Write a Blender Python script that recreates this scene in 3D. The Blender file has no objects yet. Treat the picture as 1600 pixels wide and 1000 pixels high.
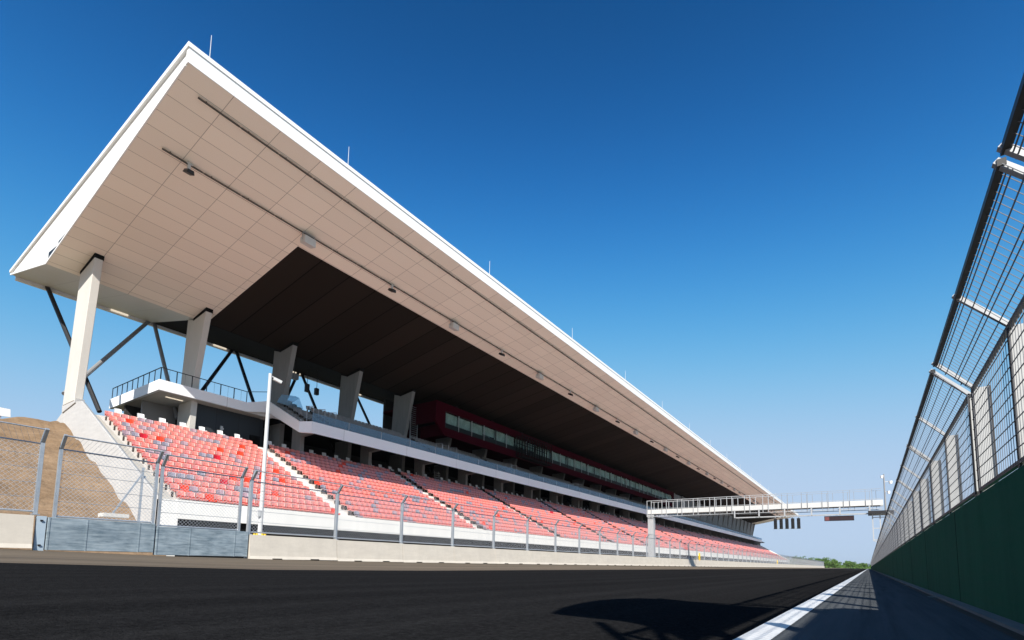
import bpy, bmesh, math, random
from mathutils import Vector, Matrix
random.seed(7)
SC = bpy.context.scene
COL = SC.collection
# ------------------------------------------------------------------ camera
# world: X right across the track, Y along the track, Z up; the lens is the origin
cd = bpy.data.cameras.new("camera")
cam = bpy.data.objects.new("camera", cd); COL.objects.link(cam)
cd.sensor_fit = 'HORIZONTAL'; cd.sensor_width = 36.0
cd.lens = 813.79/1600*36.0
cd.shift_x = 0.0; cd.shift_y = (793.8-500)/1600
cd.clip_start = 0.05; cd.clip_end = 30000
_r = Vector((.82660, .56246, .01641)); _f = Vector((-.56094, .82133, .10388))
_f.normalize(); _r = (_r - _f*_r.dot(_f)).normalized(); _u = _r.cross(_f)
cam.matrix_world = Matrix(((_r.x, _u.x, -_f.x, 0), (_r.y, _u.y, -_f.y, 0), (_r.z, _u.z, -_f.z, 0), (0, 0, 0, 1)))
SC.camera = cam
# ------------------------------------------------------------------ sky, sun, exposure
SUN = Vector((.443, -.660, .609)).normalized()
w = bpy.data.worlds.new("World"); SC.world = w; w.use_nodes = True
wn = w.node_tree.nodes; wl = w.node_tree.links
bg = wn["Background"]; sky = wn.new("ShaderNodeTexSky")
sky.sky_type = 'NISHITA'; sky.sun_disc = False
sky.sun_elevation = math.asin(SUN.z); sky.sun_rotation = math.atan2(SUN.x, SUN.y)
sky.altitude = 100; sky.air_density = 1.0; sky.dust_density = 0.6; sky.ozone_density = 8.0
# the photograph's contrasty grade of the sky: a smooth response curve per channel, A x^p / (x^p + k)
sep = wn.new("ShaderNodeSeparateColor"); cmb = wn.new("ShaderNodeCombineColor"); wl.new(sky.outputs[0], sep.inputs[0])
def wmath(op, a, bb):
    n = wn.new("ShaderNodeMath"); n.operation = op
    for i, v in enumerate((a, bb)):
        if isinstance(v, (int, float)): n.inputs[i].default_value = v
        else: wl.new(v, n.inputs[i])
    return n.outputs[0]
for ch, (A_, p_, k_) in enumerate(((3.6, 4.0, 1.8), (4.7, 3.4, 4.6), (6.2, 4.5, 58.))):
    xp = wmath('POWER', sep.outputs[ch], p_)
    wl.new(wmath('MULTIPLY', wmath('DIVIDE', xp, wmath('ADD', xp, k_)), A_), cmb.inputs[ch])
wl.new(cmb.outputs[0], bg.inputs[0]); bg.inputs[1].default_value = 0.08
sl = bpy.data.lights.new("sun", 'SUN'); sl.energy = 4.2; sl.angle = math.radians(.5); sl.color = (1, .95, .87)
so = bpy.data.objects.new("sun", sl); COL.objects.link(so)
so.rotation_euler = SUN.to_track_quat('Z', 'Y').to_euler(); so.location = (30, -40, 60)
vs = SC.view_settings; vs.view_transform = 'Standard'; vs.look = 'None'; vs.gamma = 1; vs.exposure = 0.78
# ------------------------------------------------------------------ materials
def mat(name, col, rough=.7, spec=.35, metal=0., noise=None, streak=None, bump=None, coat=0.):
    """noise = list of (scale xyz, contrast, tint) layers multiplied on the base colour"""
    m = bpy.data.materials.new(name); m.use_nodes = True
    nt = m.node_tree; N = nt.nodes; L = nt.links; b = N["Principled BSDF"]
    b.inputs["Base Color"].default_value = (*col, 1); b.inputs["Roughness"].default_value = rough
    b.inputs["Metallic"].default_value = metal; b.inputs["Specular IOR Level"].default_value = spec
    b.inputs["Coat Weight"].default_value = coat
    tc = N.new("ShaderNodeNewGeometry"); cur = None      # world position: no two copies show the same stains
    for sc, amt, tint in (noise or []):
        mp = N.new("ShaderNodeMapping"); mp.inputs["Scale"].default_value = sc; L.new(tc.outputs["Position"], mp.inputs[0])
        nz = N.new("ShaderNodeTexNoise"); nz.inputs["Scale"].default_value = 1; nz.inputs["Detail"].default_value = 6; nz.inputs["Roughness"].default_value = .6
        L.new(mp.outputs[0], nz.inputs[0])
        rp = N.new("ShaderNodeMapRange"); rp.inputs[1].default_value = .35; rp.inputs[2].default_value = .68
        rp.inputs[3].default_value = 0; rp.inputs[4].default_value = amt; L.new(nz.outputs[0], rp.inputs[0])
        mx = N.new("ShaderNodeMix"); mx.data_type = 'RGBA'; L.new(rp.outputs[0], mx.inputs[0])
        if cur is None: mx.inputs[6].default_value = (*col, 1)
        else: L.new(cur, mx.inputs[6])
        mx.inputs[7].default_value = (*tint, 1); cur = mx.outputs[2]
    if cur is not None: L.new(cur, b.inputs["Base Color"])
    if bump:
        nz = N.new("ShaderNodeTexNoise"); nz.inputs["Scale"].default_value = bump[0]; nz.inputs["Detail"].default_value = 4
        L.new(tc.outputs["Position"], nz.inputs[0])
        bp = N.new("ShaderNodeBump"); bp.inputs["Strength"].default_value = bump[1]; bp.inputs["Distance"].default_value = bump[2]
        L.new(nz.outputs[0], bp.inputs["Height"]); L.new(bp.outputs[0], b.inputs["Normal"])
    return m

def panel_mat(name, col, line, py, oy, px, ox, wid, rough=.55, vary=.08):
    """cladding panels: joints every py along Y and px along X, slight tone change from panel to panel"""
    m = mat(name, col, rough, .3 if rough < .8 else .05); nt = m.node_tree; N = nt.nodes; L = nt.links; b = N["Principled BSDF"]
    tc = N.new("ShaderNodeTexCoord"); sp = N.new("ShaderNodeSeparateXYZ"); L.new(tc.outputs["Object"], sp.inputs[0])
    def mth(op, a, bb):
        n = N.new("ShaderNodeMath"); n.operation = op
        for i, v in enumerate((a, bb)):
            if isinstance(v, (int, float)): n.inputs[i].default_value = v
            else: L.new(v, n.inputs[i])
        return n.outputs[0]
    def axis(o, p, off):
        t = mth('DIVIDE', mth('SUBTRACT', o, off), p); fl = mth('FLOOR', t, 0)
        fr = mth('SUBTRACT', t, fl); d = mth('MULTIPLY', mth('MINIMUM', fr, mth('SUBTRACT', 1, fr)), p)
        return fl, mth('LESS_THAN', d, wid)
    fy, ly = axis(sp.outputs[1], py, oy-12); fx, lx = axis(sp.outputs[0], px, ox+40)
    cb = N.new("ShaderNodeCombineXYZ"); L.new(fx, cb.inputs[0]); L.new(fy, cb.inputs[1])
    wn_ = N.new("ShaderNodeTexWhiteNoise"); wn_.noise_dimensions = '2D'; L.new(cb.outputs[0], wn_.inputs[0])
    v = mth('ADD', mth('MULTIPLY', wn_.outputs[0], vary), 1-vary/2)
    mul = N.new("ShaderNodeVectorMath"); mul.operation = 'SCALE'; mul.inputs[0].default_value = col; L.new(v, mul.inputs[3])
    mx = N.new("ShaderNodeMix"); mx.data_type = 'RGBA'; L.new(mth('MAXIMUM', lx, ly), mx.inputs[0])
    L.new(mul.outputs[0], mx.inputs[6]); mx.inputs[7].default_value = (*line, 1); L.new(mx.outputs[2], b.inputs["Base Color"])
    return m

def glass_mat(name, tint, solid, mixf, rough=.05):
    m = bpy.data.materials.new(name); m.use_nodes = True; nt = m.node_tree; N = nt.nodes; L = nt.links
    for n in list(N):
        if n.type != 'OUTPUT_MATERIAL': N.remove(n)
    out = [n for n in N if n.type == 'OUTPUT_MATERIAL'][0]
    tr = N.new("ShaderNodeBsdfTransparent"); tr.inputs[0].default_value = (*tint, 1)
    pb = N.new("ShaderNodeBsdfPrincipled"); pb.inputs["Base Color"].default_value = (*solid, 1); pb.inputs["Roughness"].default_value = rough
    mx = N.new("ShaderNodeMixShader"); mx.inputs[0].default_value = mixf
    L.new(tr.outputs[0], mx.inputs[1]); L.new(pb.outputs[0], mx.inputs[2]); L.new(mx.outputs[0], out.inputs[0])
    return m

P = 8.06; Q = P/3; YF = 12.4                       # column grid and roof panel module
M = {}
M['asphalt'] = mat('asphalt', (.0125, .0125, .0130), .95, 0, noise=[((26, 26, 26), .9, (.030, .030, .031)), ((110, 110, 110), .85, (.0048, .0048, .0050)), ((.62, .004, 1), .85, (.0048, .0049, .0052)), ((1.7, .006, 1), .80, (.0270, .0265, .0265)), ((.9, .09, 1), .45, (.0062, .0062, .0066)), ((50, 34, 50), .55, (.034, .034, .035)), ((21, 16, 21), .45, (.0040, .0040, .0043))], bump=(70, 1., .012))
M['shoulder'] = mat('shoulder asphalt', (.085, .093, .100), .95, 0, noise=[((45, 45, 45), .8, (.15, .16, .165)), ((130, 130, 130), .7, (.045, .05, .054)), ((7.0, .02, 1), .85, (.040, .046, .051)), ((16, .5, 1), .6, (.13, .14, .147)), ((1.6, .5, 1), .5, (.050, .057, .063)), ((5, .08, 1), .7, (.105, .113, .12))], bump=(80, .8, .008))
M['verge'] = mat('dusty verge', (.135, .105, .075), .95, .08, noise=[((30, 30, 30), .4, (.08, .065, .05)), ((.8, .3, 1), .5, (.20, .16, .115)), ((.75, .008, 1), .95, (.045, .037, .031)), ((1.6, .02, 1), .6, (.21, .17, .125))])
M['paint'] = mat('white road paint', (.78, .78, .76), .6, .3, noise=[((14, 3, 1), .45, (.5, .5, .49)), ((60, 60, 60), .3, (.42, .42, .42))])
M['gutter'] = mat('drain gutter', (.055, .035, .026), .8, .2, noise=[((20, 2, 1), .8, (.025, .018, .014))])
M['kerbconc'] = mat('kerb concrete', (.16, .17, .17), .85, .2, noise=[((6, 1, 1), .7, (.09, .1, .1))])
M['ground'] = mat('dry grass ground', (.20, .17, .10), .95, .1, noise=[((.02, .02, 1), .8, (.10, .13, .05)), ((.3, .3, 1), .5, (.26, .22, .15))])
M['service'] = mat('pale concrete road', (.50, .48, .44), .9, .2, noise=[((.5, .5, 1), .5, (.40, .38, .35))])
M['soil'] = mat('brown soil', (.21, .140, .084), .95, .08, noise=[((.8, .12, .8), .8, (.285, .20, .13)), ((2.4, .5, 2.4), .7, (.15, .098, .058)), ((6, 2, 6), .4, (.26, .185, .12))], bump=(2.0, .6, .25))
M['conc'] = mat('pale concrete', (.60, .575, .53), .85, .25, noise=[((.35, .35, .2), .5, (.48, .46, .42)), ((2.2, 2.2, .5), .4, (.62, .60, .56)), ((12, 12, 12), .25, (.45, .43, .40))])
M['concwhite'] = mat('white concrete wall', (.80, .775, .725), .9, .15, noise=[((.5, .5, .25), .5, (.72, .70, .66)), ((2, 2, .25), .5, (.66, .645, .61)), ((7, 7, 2), .3, (.64, .62, .59))])
M['barrier'] = mat('cream concrete barrier', (.60, .545, .465), .88, .2, noise=[((.6, .6, .8), .5, (.66, .61, .53)), ((3, 3, .7), .4, (.5, .45, .38)), ((14, 14, 14), .25, (.46, .42, .36)), ((.5, .8, 9), .4, (.50, .455, .39)), ((2.2, 1.1, 3), .35, (.42, .385, .34))])
M['shadeconc'] = mat('shade-darkened concrete', (.255, .25, .24), .9, .12, noise=[((.6, .6, .25), .7, (.19, .187, .18)), ((4, 4, .5), .5, (.31, .305, .29)), ((15, 15, 15), .3, (.19, .185, .18))])
M['white'] = mat('white cladding', (.80, .79, .77), .45, .4, noise=[((.3, .12, .3), .3, (.74, .735, .72))])
M['fascia'] = panel_mat('white fascia panels', (.80, .80, .79), (.62, .62, .61), P, YF, 400, 100, .012, .4, .02)
M['balfascia'] = panel_mat('white balcony panels', (.83, .84, .86), (.45, .45, .45), P, YF+2, 400, 100, .02, .45, .04)
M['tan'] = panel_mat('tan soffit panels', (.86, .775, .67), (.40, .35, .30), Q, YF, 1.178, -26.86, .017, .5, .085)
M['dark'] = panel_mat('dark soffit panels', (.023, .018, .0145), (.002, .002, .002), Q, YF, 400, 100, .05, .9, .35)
M['rearsoffit'] = panel_mat('corrugated pale soffit', (.60, .60, .575), (.48, .48, .46), Q, YF, .5, 0, .03, .5, .02)
M['cladshade'] = mat('black cladding and shade', (.010, .010, .010), .95, .05)
M['stringer'] = mat('weathered beige concrete', (.42, .40, .355), .9, .2, noise=[((.8, .8, .5), .6, (.34, .32, .285))])
M['endwall'] = mat('pale end wall concrete', (.52, .51, .495), .9, .15, noise=[((.5, .5, .25), .6, (.44, .435, .43)), ((3, 3, .4), .55, (.57, .56, .545)), ((.9, .9, 6), .5, (.39, .385, .38)), ((7, 7, 2), .4, (.42, .415, .41))])
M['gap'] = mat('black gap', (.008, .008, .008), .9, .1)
M['striplight'] = mat('lit strip lamp', (.8, .75, .65), .5, .3)
_e = M['striplight'].node_tree.nodes['Principled BSDF']; _e.inputs['Emission Color'].default_value = (1, .86, .66, 1); _e.inputs['Emission Strength'].default_value = .4
M['rail'] = mat('dark bronze rail', (.085, .075, .068), .5, .3)
M['black'] = mat('black steel', (.015, .015, .017), .5, .4)
M['strut'] = mat('grey painted steel tube', (.23, .235, .245), .45, .4)
M['galv'] = mat('galvanised steel', (.44, .47, .50), .45, .5, metal=.55, noise=[((9, 9, 2.5), .8, (.28, .31, .34)), ((40, 40, 12), .5, (.56, .58, .6))])
M['galvlite'] = mat('pale galvanised steel', (.42, .43, .44), .5, .4, metal=.2, noise=[((6, 6, 2), .6, (.33, .34, .355))])
M['wire'] = mat('galvanised wire', (.55, .57, .60), .5, .5, metal=.4)
M['darkwire'] = mat('dull grey wire', (.13, .135, .15), .6, .4, metal=.3)
M['gate'] = mat('blue grey gate plate', (.145, .195, .235), .6, .3, metal=.1, noise=[((1.2, 1.0, 3.0), 1., (.30, .365, .41)), ((3, 2.6, 4), .85, (.085, .125, .155)), ((5, 2.4, 18), .6, (.38, .44, .475))])
M['gatehinge'] = mat('pale hinge plate', (.38, .46, .53), .5, .4, noise=[((5, 5, 8), .5, (.3, .38, .45))])
M['charcoal'] = panel_mat('charcoal wall panels', (.030, .036, .042), (.012, .013, .015), 2.0, .3, 400, 100, .02, .6, .15)
M['greywall'] = mat('grey concrete wall', (.27, .26, .25), .85, .2, noise=[((.6, .6, .3), .5, (.21, .2, .19))])
M['panelgrey'] = panel_mat('grey wall panels', (.17, .175, .18), (.04, .04, .04), 1.6, .2, 400, 100, .05, .5, .5)
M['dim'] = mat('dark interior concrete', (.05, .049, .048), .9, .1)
M['red'] = mat('dark red cladding', (.034, .0012, .0052), .9, .03, noise=[((.3, .3, .5), .4, (.028, .001, .0044))])
M['blind'] = mat('pale interior blind', (.70, .72, .69), .9, .1, noise=[((.8, 1.3, .9), .95, (.26, .29, .28)), ((2, 5, .6), .6, (.5, .53, .5))])
M['winglass'] = glass_mat('window glass', (.86, .95, .92), (.02, .035, .035), .16, .03)
M['winlow'] = mat('dark spandrel glass', (.006, .014, .014), .5, .1)
M['balglass'] = glass_mat('blue balustrade glass', (.66, .80, .90), (.22, .33, .42), .38, .15)
M['film'] = glass_mat('blue plastic sheet', (.7, .85, .95), (.35, .55, .70), .4, .2)
M['greyseat'] = mat('grey plastic', (.20, .195, .195), .6, .35, noise=[((2, 2, 2), .5, (.29, .285, .285))])
M['bracket'] = mat('dark seat bracket', (.055, .045, .04), .7, .3)
def seat_mat(name, c1, c2, c3):
    return mat(name, c1, .38, .5, noise=[((6, 9, 11), .75, c2), ((19, 23, 31), .75, c3)], coat=.15)
M['pink'] = seat_mat('film wrapped red seat', (.68, .10, .068), (.74, .20, .155), (.78, .40, .35))
M['pinkb'] = seat_mat('film wrapped red seat dull', (.62, .10, .085), (.64, .18, .165), (.76, .42, .40))
M['mauve'] = seat_mat('film wrapped mauve seat', (.30, .15, .19), (.36, .24, .28), (.52, .42, .45))
M['slate'] = seat_mat('film wrapped slate seat', (.15, .13, .18), (.24, .22, .28), (.46, .44, .48))
M['filmedge'] = mat('pale film edge', (.80, .36, .30), .35, .5, noise=[((14, 14, 14), .8, (.83, .54, .49)), ((5, 7, 9), .5, (.76, .22, .16))], coat=.15)
M['filmgrey'] = mat('pale grey film edge', (.34, .27, .30), .4, .4, noise=[((14, 14, 14), .8, (.52, .45, .47))], coat=.15)
M['shadered'] = mat('dark red crease shade', (.33, .035, .025), .6, .3)  # shade in the crease between pan and back, put into the colour
M['shadegrey'] = mat('dark grey crease shade', (.07, .055, .075), .6, .3)
M['scarlet'] = mat('bare scarlet plastic', (.80, .055, .018), .4, .4)
M['crimson'] = mat('bare crimson plastic', (.50, .012, .025), .4, .4)
M['whiteseat'] = mat('white plastic', (.74, .74, .74), .5, .4)
M['pitgreen'] = mat('dark green wall paint', (.012, .098, .050), .9, .06, noise=[((.7, .5, .5), .8, (.008, .060, .032)), ((5, 4, .5), .6, (.024, .125, .070)), ((3, 1.2, 14), .45, (.030, .095, .060)), ((40, 40, 40), .35, (.035, .11, .075))])
M['yellow'] = mat('yellow plastic', (.85, .55, .02), .5, .4)
M['lens'] = mat('dark lamp lens', (.01, .012, .012), .15, .6)
M['led'] = mat('dark led panel', (.03, .014, .016), .35, .5)
M['ledred'] = mat('dim red led panel', (.16, .05, .05), .4, .5)
M['leaf'] = mat('tree leaves', (.085, .165, .03), .8, .2, noise=[((.12, .12, .12), .9, (.13, .21, .05)), ((.6, .6, .6), .6, (.045, .095, .02))])
M['bark'] = mat('tree bark', (.09, .07, .05), .9, .1)
M['hill'] = mat('distant wooded hill', (.06, .09, .05), .95, .05)
M['web'] = mat('grey steel upright', (.47, .475, .47), .6, .3, noise=[((5, 5, 2), .6, (.36, .365, .37))])
M['railthin'] = mat('dull thin rail', (.30, .31, .32), .5, .4)
M['steelwhite'] = mat('white painted steel', (.54, .54, .53), .45, .4, noise=[((3, 3, 3), .25, (.62, .62, .62))])
M['darkfab'] = mat('shadow caster cloth', (.03, .03, .035), .8, .2)

# ------------------------------------------------------------------ mesh helpers
class MB:
    def __init__(s): s.v = []; s.f = []; s.m = []
    def add(s, v, f, mi=0):
        n = len(s.v); s.v += [tuple(p) for p in v]; s.f += [tuple(i+n for i in q) for q in f]; s.m += [mi]*len(f)
    def box(s, x0, x1, y0, y1, z0, z1, mi=0):
        s.add([(x0, y0, z0), (x1, y0, z0), (x1, y1, z0), (x0, y1, z0), (x0, y0, z1), (x1, y0, z1), (x1, y1, z1), (x0, y1, z1)],
              [(0, 3, 2, 1), (4, 5, 6, 7), (0, 1, 5, 4), (1, 2, 6, 5), (2, 3, 7, 6), (3, 0, 4, 7)], mi)
    def bar(s, a, b, wa, wb, mi=0, up=(0, 0, 1)):          # rectangular bar from a to b
        a = Vector(a); b = Vector(b); d = (b-a).normalized(); u = Vector(up)
        if abs(d.dot(u)) > .98: u = Vector((1, 0, 0))
        x = d.cross(u).normalized(); y = x.cross(d)
        v = []
        for p in (a, b):
            for i, j in ((-1, -1), (1, -1), (1, 1), (-1, 1)): v.append(p + x*(i*wa/2) + y*(j*wb/2))
        s.add(v, [(0, 3, 2, 1), (4, 5, 6, 7), (0, 1, 5, 4), (1, 2, 6, 5), (2, 3, 7, 6), (3, 0, 4, 7)], mi)
    def tube(s, a, b, r, n=8, mi=0, r2=None):
        a = Vector(a); b = Vector(b); d = (b-a).normalized(); u = Vector((0, 0, 1)) if abs(d.z) < .95 else Vector((1, 0, 0))
        x = d.cross(u).normalized(); y = x.cross(d); r2 = r if r2 is None else r2; v = []
        for p, rr in ((a, r), (b, r2)):
            for k in range(n):
                t = 2*math.pi*k/n; v.append(p + x*math.cos(t)*rr + y*math.sin(t)*rr)
        s.add(v, [(k, (k+1) % n, n+(k+1) % n, n+k) for k in range(n)] + [tuple(range(n-1, -1, -1)), tuple(range(n, 2*n))], mi)
    def prism(s, poly, y0, y1, mi=0):                      # poly of (D, z): D is distance left of the camera, extruded along Y
        n = len(poly); v = [(-d, y0, z) for d, z in poly] + [(-d, y1, z) for d, z in poly]
        s.add(v, [tuple(range(n)), tuple(range(2*n-1, n-1, -1))] + [(k, n+k, n+(k+1) % n, (k+1) % n) for k in range(n)], mi)
    def build(s, name, mats, parent=None, smooth=False, bevel=0., norm=True):
        me = bpy.data.meshes.new(name)
        off = Vector(parent.get('_o', (0, 0, 0))) if parent else Vector((0, 0, 0))
        me.from_pydata([tuple(Vector(p)-off) for p in s.v] if parent and off.length else s.v, [], s.f)
        for m in (mats if isinstance(mats, (list, tuple)) else [mats]): me.materials.append(M[m])
        me.polygons.foreach_set('material_index', s.m)
        if norm or bevel:
            bm = bmesh.new(); bm.from_mesh(me)
            if norm: bmesh.ops.recalc_face_normals(bm, faces=bm.faces)
            if bevel: bmesh.ops.bevel(bm, geom=bm.edges[:], offset=bevel, segments=1, affect='EDGES')
            bm.to_mesh(me); bm.free()
        if smooth: me.polygons.foreach_set('use_smooth', [True]*len(me.polygons))
        me.update()
        o = bpy.data.objects.new(name, me); COL.objects.link(o)
        if parent: o.parent = parent
        return o
def tag(o, label, cat, group=None, kind=None):
    if label: o['label'] = label
    if cat: o['category'] = cat
    if group: o['group'] = group
    if kind: o['kind'] = kind
    return o
def thing(name, label, cat, loc=(0, 0, 0), group=None):
    """Empty at loc; MB.build(parent=...) takes world coordinates and subtracts loc"""
    o = bpy.data.objects.new(name, None); COL.objects.link(o); o.location = loc; o['_o'] = tuple(loc)
    o.empty_display_size = .2
    return tag(o, label, cat, group)
def struct(o, label, cat): return tag(o, label, cat, None, 'structure')
def dup(root, loc=None, delta=None):
    r = root.copy(); COL.objects.link(r)
    if loc is not None: r.location = loc
    if delta is not None: r.location = Vector(root.location)+Vector(delta)
    for ch in list(root.children):
        c = ch.copy(); COL.objects.link(c); c.parent = r
        for g in list(ch.children):
            d = g.copy(); COL.objects.link(d); d.parent = c
    return r
ORD = ['first', 'second', 'third', 'fourth', 'fifth', 'sixth', 'seventh', 'eighth', 'ninth', 'tenth', 'eleventh', 'twelfth', 'thirteenth', 'fourteenth', 'fifteenth', 'sixteenth', 'seventeenth', 'eighteenth', 'nineteenth', 'twentieth', 'twenty-first', 'twenty-second', 'twenty-third', 'twenty-fourth', 'twenty-fifth', 'twenty-sixth', 'twenty-seventh', 'twenty-eighth', 'twenty-ninth', 'thirtieth']
def interp(t, pts):
    if t <= pts[0][0]: return pts[0][1]
    for (a, va), (b, vb) in zip(pts, pts[1:]):
        if t <= b: return va+(vb-va)*(t-a)/(b-a)
    return pts[-1][1]

# ------------------------------------------------------------------ ground
GR = -.38
edge_z = [(2, -.14), (5, -.22), (8, -.30), (14, -.345), (400, -.345)]    # asphalt edge on the far side
base_z = [(-20, .20), (4, .15), (7.6, .03), (10.8, -.01), (14.7, -.06), (22, -.09), (60, -.12), (400, -.14)]  # barrier foot
XE = -13.2; XB = -19.40
def gz(x, y):
    if x >= -.45: return GR
    if x >= XE:
        t = (x+.45)/(XE+.45); return GR + (interp(y, edge_z)-GR)*t*t*(3-2*t) if t < 1 else interp(y, edge_z)
    t = (x-XE)/(XB-XE); return interp(y, edge_z)+(interp(y, base_z)-interp(y, edge_z))*min(t, 1)
def sheet(name, xs, ys, mt, dz=0., zf=None):
    b = MB(); zf = zf or gz; nx, ny = len(xs), len(ys)
    b.add([(x, y, zf(x, y)+dz) for y in ys for x in xs], [(j*nx+i, j*nx+i+1, (j+1)*nx+i+1, (j+1)*nx+i) for j in range(ny-1) for i in range(nx-1)])
    return b.build(name, mt, smooth=True)
YS = [-60, -30, -15, -8, -4, -2, 0, 1, 2, 3, 4, 5, 6, 7, 8, 9, 10, 11, 12, 14, 16, 19, 22, 30, 45, 60, 90, 140, 200, 300, 420, 700]
lin = lambda a, b, n: [a+(b-a)*i/n for i in range(n+1)]
struct(sheet('track', lin(-.592, XE, 14), YS, 'asphalt'), 'fresh black asphalt racing straight running past the grandstand', 'track')
struct(sheet('pit_side_shoulder', [.665, .3, -.1, -.45], YS, 'shoulder', 0), 'worn grey asphalt strip between white line and green pit wall', 'shoulder')
struct(sheet('edge_line', [-.436, -.514, -.592], YS, 'paint', .004), 'solid white line painted along the right edge of the track', 'road marking')
struct(sheet('verge', lin(XE, XB-.3, 4), YS, 'verge'), 'dusty brown strip between the asphalt and the left concrete barrier', 'verge')
for x0, x1, nm, mt, dz in ((.665, .76, 'drain_gutter', 'gutter', -.012), (.76, .9, 'kerb_strip', 'kerbconc', .012)):
    b = MB()
    if nm == 'drain_gutter':
        y = -20
        while y < 300:
            b.box(x0, x1, y, y+5.6, GR-.1, GR+dz); b.box(x0, x1, y+5.6, y+5.9, GR-.1, GR+.002, 1); y += 5.9
        struct(b.build(nm, [mt, 'kerbconc']), 'narrow rusty brown drain slot along the foot of the green pit wall', 'gutter')
    else:
        b.box(x0, x1, -40, 420, GR-.1, GR+dz); struct(b.build(nm, mt), 'grey concrete strip along the foot of the green pit wall', 'kerb')
b = MB(); b.add([(-9000, -3000, -.75), (9000, -3000, -.75), (9000, 12000, -.75), (-9000, 12000, -.75)], [(0, 1, 2, 3)])
struct(b.build('ground', 'ground'), 'dry grass plain reaching to the horizon', 'ground')
b = MB(); b.box(1.1, 90, -200, 420, -.6, GR-.02)
struct(b.build('pit_lane', 'service'), 'pale concrete pit lane behind the pit wall', 'pit lane')
b = MB(); b.box(-31.6, XB-.3, -120, 420, -.6, -.16)
struct(b.build('service_road', 'service'), 'pale concrete service road between barrier and grandstand', 'service road')
# soil bank beside the stand
def bankz(x, y):
    d = -x; z = min(max(.545*(d-31.6)+1.05, -.3), max(9.55-.24*max(12-y, 0), 5))
    n = math.sin(x*1.3+y*.7)*.07+math.sin(y*2.1-x*.4)*.05+math.sin(x*3.7+y*3.1)*.05
    rid = math.sin(d*2.2+math.sin(y*.6)*1.2)*.10
    return z+(n+rid)*min(1, max(0, (d-30)/2))
struct(sheet('soil_bank', [-28-.35*i for i in range(104)], [12.2-.35*i for i in range(110)]+[-30, -45, -70, -110], 'soil', 0, bankz), 'bare brown earth bank sloping up beside the near end of the grandstand', 'earth bank')
# far hills
b = MB(); n = 90; vs_ = []
for i in range(n+1):
    x = -5200+10400*i/n; h = 38+9*math.sin(i*.31)+7*math.sin(i*.83+1)+4*math.sin(i*2.3)
    vs_ += [(x, 6500, -2), (x, 7300+300*math.sin(i*.4), h), (x, 8800, -2)]
b.add(vs_, [(3*i+k, 3*i+3+k, 3*i+4+k, 3*i+1+k) for i in range(n) for k in (0, 1)])
struct(b.build('hills', 'hill', smooth=True), 'low pale blue hills on the horizon', 'hills')

# ------------------------------------------------------------------ grandstand
YE = 10.1; YEND = 284.; NC = 34
ST = thing('grandstand', 'long concrete grandstand under a wide white roof with tan soffit', 'grandstand', (-40, 12, 0))
sz = lambda d: 24.5-.194*(d-26.85)                  # soffit height
DF = 47.3; DR = 57.0; ZR = 22.72
# roof shell
b = MB(); t = .06
b.prism([(26.85, 24.5), (26.85, 25.30), (27.1, 25.30), (27.1, 24.5)], YE, YEND)
b.prism([(26.80, 25.31), (26.80, 25.56), (57.05, 23.12), (57.05, 22.9)], YE-.07, YEND+.07)
b.prism([(57.0, 22.40), (57.0, 22.9), (56.72, 22.9), (56.72, 22.40)], YE+.3, YEND-.3)
roof = b.build('roof', 'fascia', ST)
def sub(bm_, name, mt, par, **k):                    # sub-part: its parent is a part at the thing's origin
    par['_o'] = ST['_o']; return bm_.build(name, mt, par, **k)
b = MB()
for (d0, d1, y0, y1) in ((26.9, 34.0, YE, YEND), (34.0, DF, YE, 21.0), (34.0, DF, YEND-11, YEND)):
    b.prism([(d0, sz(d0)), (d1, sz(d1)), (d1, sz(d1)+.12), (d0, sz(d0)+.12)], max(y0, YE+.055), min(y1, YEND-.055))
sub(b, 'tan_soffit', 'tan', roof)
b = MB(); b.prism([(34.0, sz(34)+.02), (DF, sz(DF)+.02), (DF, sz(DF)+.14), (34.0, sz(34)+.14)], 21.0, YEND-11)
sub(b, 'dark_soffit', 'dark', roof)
zr = lambda d: sz(DF)+(ZR-sz(DF))*(d-DF)/(DR-DF)
b = MB(); b.prism([(DF, zr(DF)), (56.7, zr(56.7)), (56.7, zr(56.7)+.1), (DF, zr(DF)+.1)], YE+.02, 20.2)
sub(b, 'pale_rear_soffit', 'rearsoffit', roof)
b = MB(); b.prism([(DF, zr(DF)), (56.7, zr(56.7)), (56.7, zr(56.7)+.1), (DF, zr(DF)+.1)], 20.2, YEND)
sub(b, 'dark_rear_soffit', 'cladshade', roof)
for y0, y1, s in ((YE, YE+.05, 1), (YEND-.05, YEND, -1)):
    b = MB()
    for (d0, z0), (d1, z1) in zip([(27.11, sz(27.11)), (DF, sz(DF)), (57.0, ZR)], [(DF, sz(DF)), (57.0, ZR)]):
        b.prism([(d0, z0-.01), (d1, z1-.01), (d1, z1+.13), (d0, z0+.13)], y0-.02*s, y1)
    sub(b, 'end_rim', 'white', roof)
    yy = YE+.07 if s > 0 else YEND-.15
    b = MB(); b.prism([(27.12, 24.50), (DF, sz(DF)+.06), (56.95, ZR+.08), (56.95, 23.0), (27.12, 25.4)], yy, yy+.08)
    sub(b, 'end_panel', 'white', roof)
b = MB()
for d0, d1, h in ((43.2, 45.0, .30), (45.3, 47.0, .55)):
    b.prism([(d0, sz(d0)+.16), (d1, sz(d1)+.16), (d1, sz(d1)+.16+h), (d0, sz(d0)+.16+h*.25)], YE+.02, YE+.066)
sub(b, 'vent_slot', 'black', roof)
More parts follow.
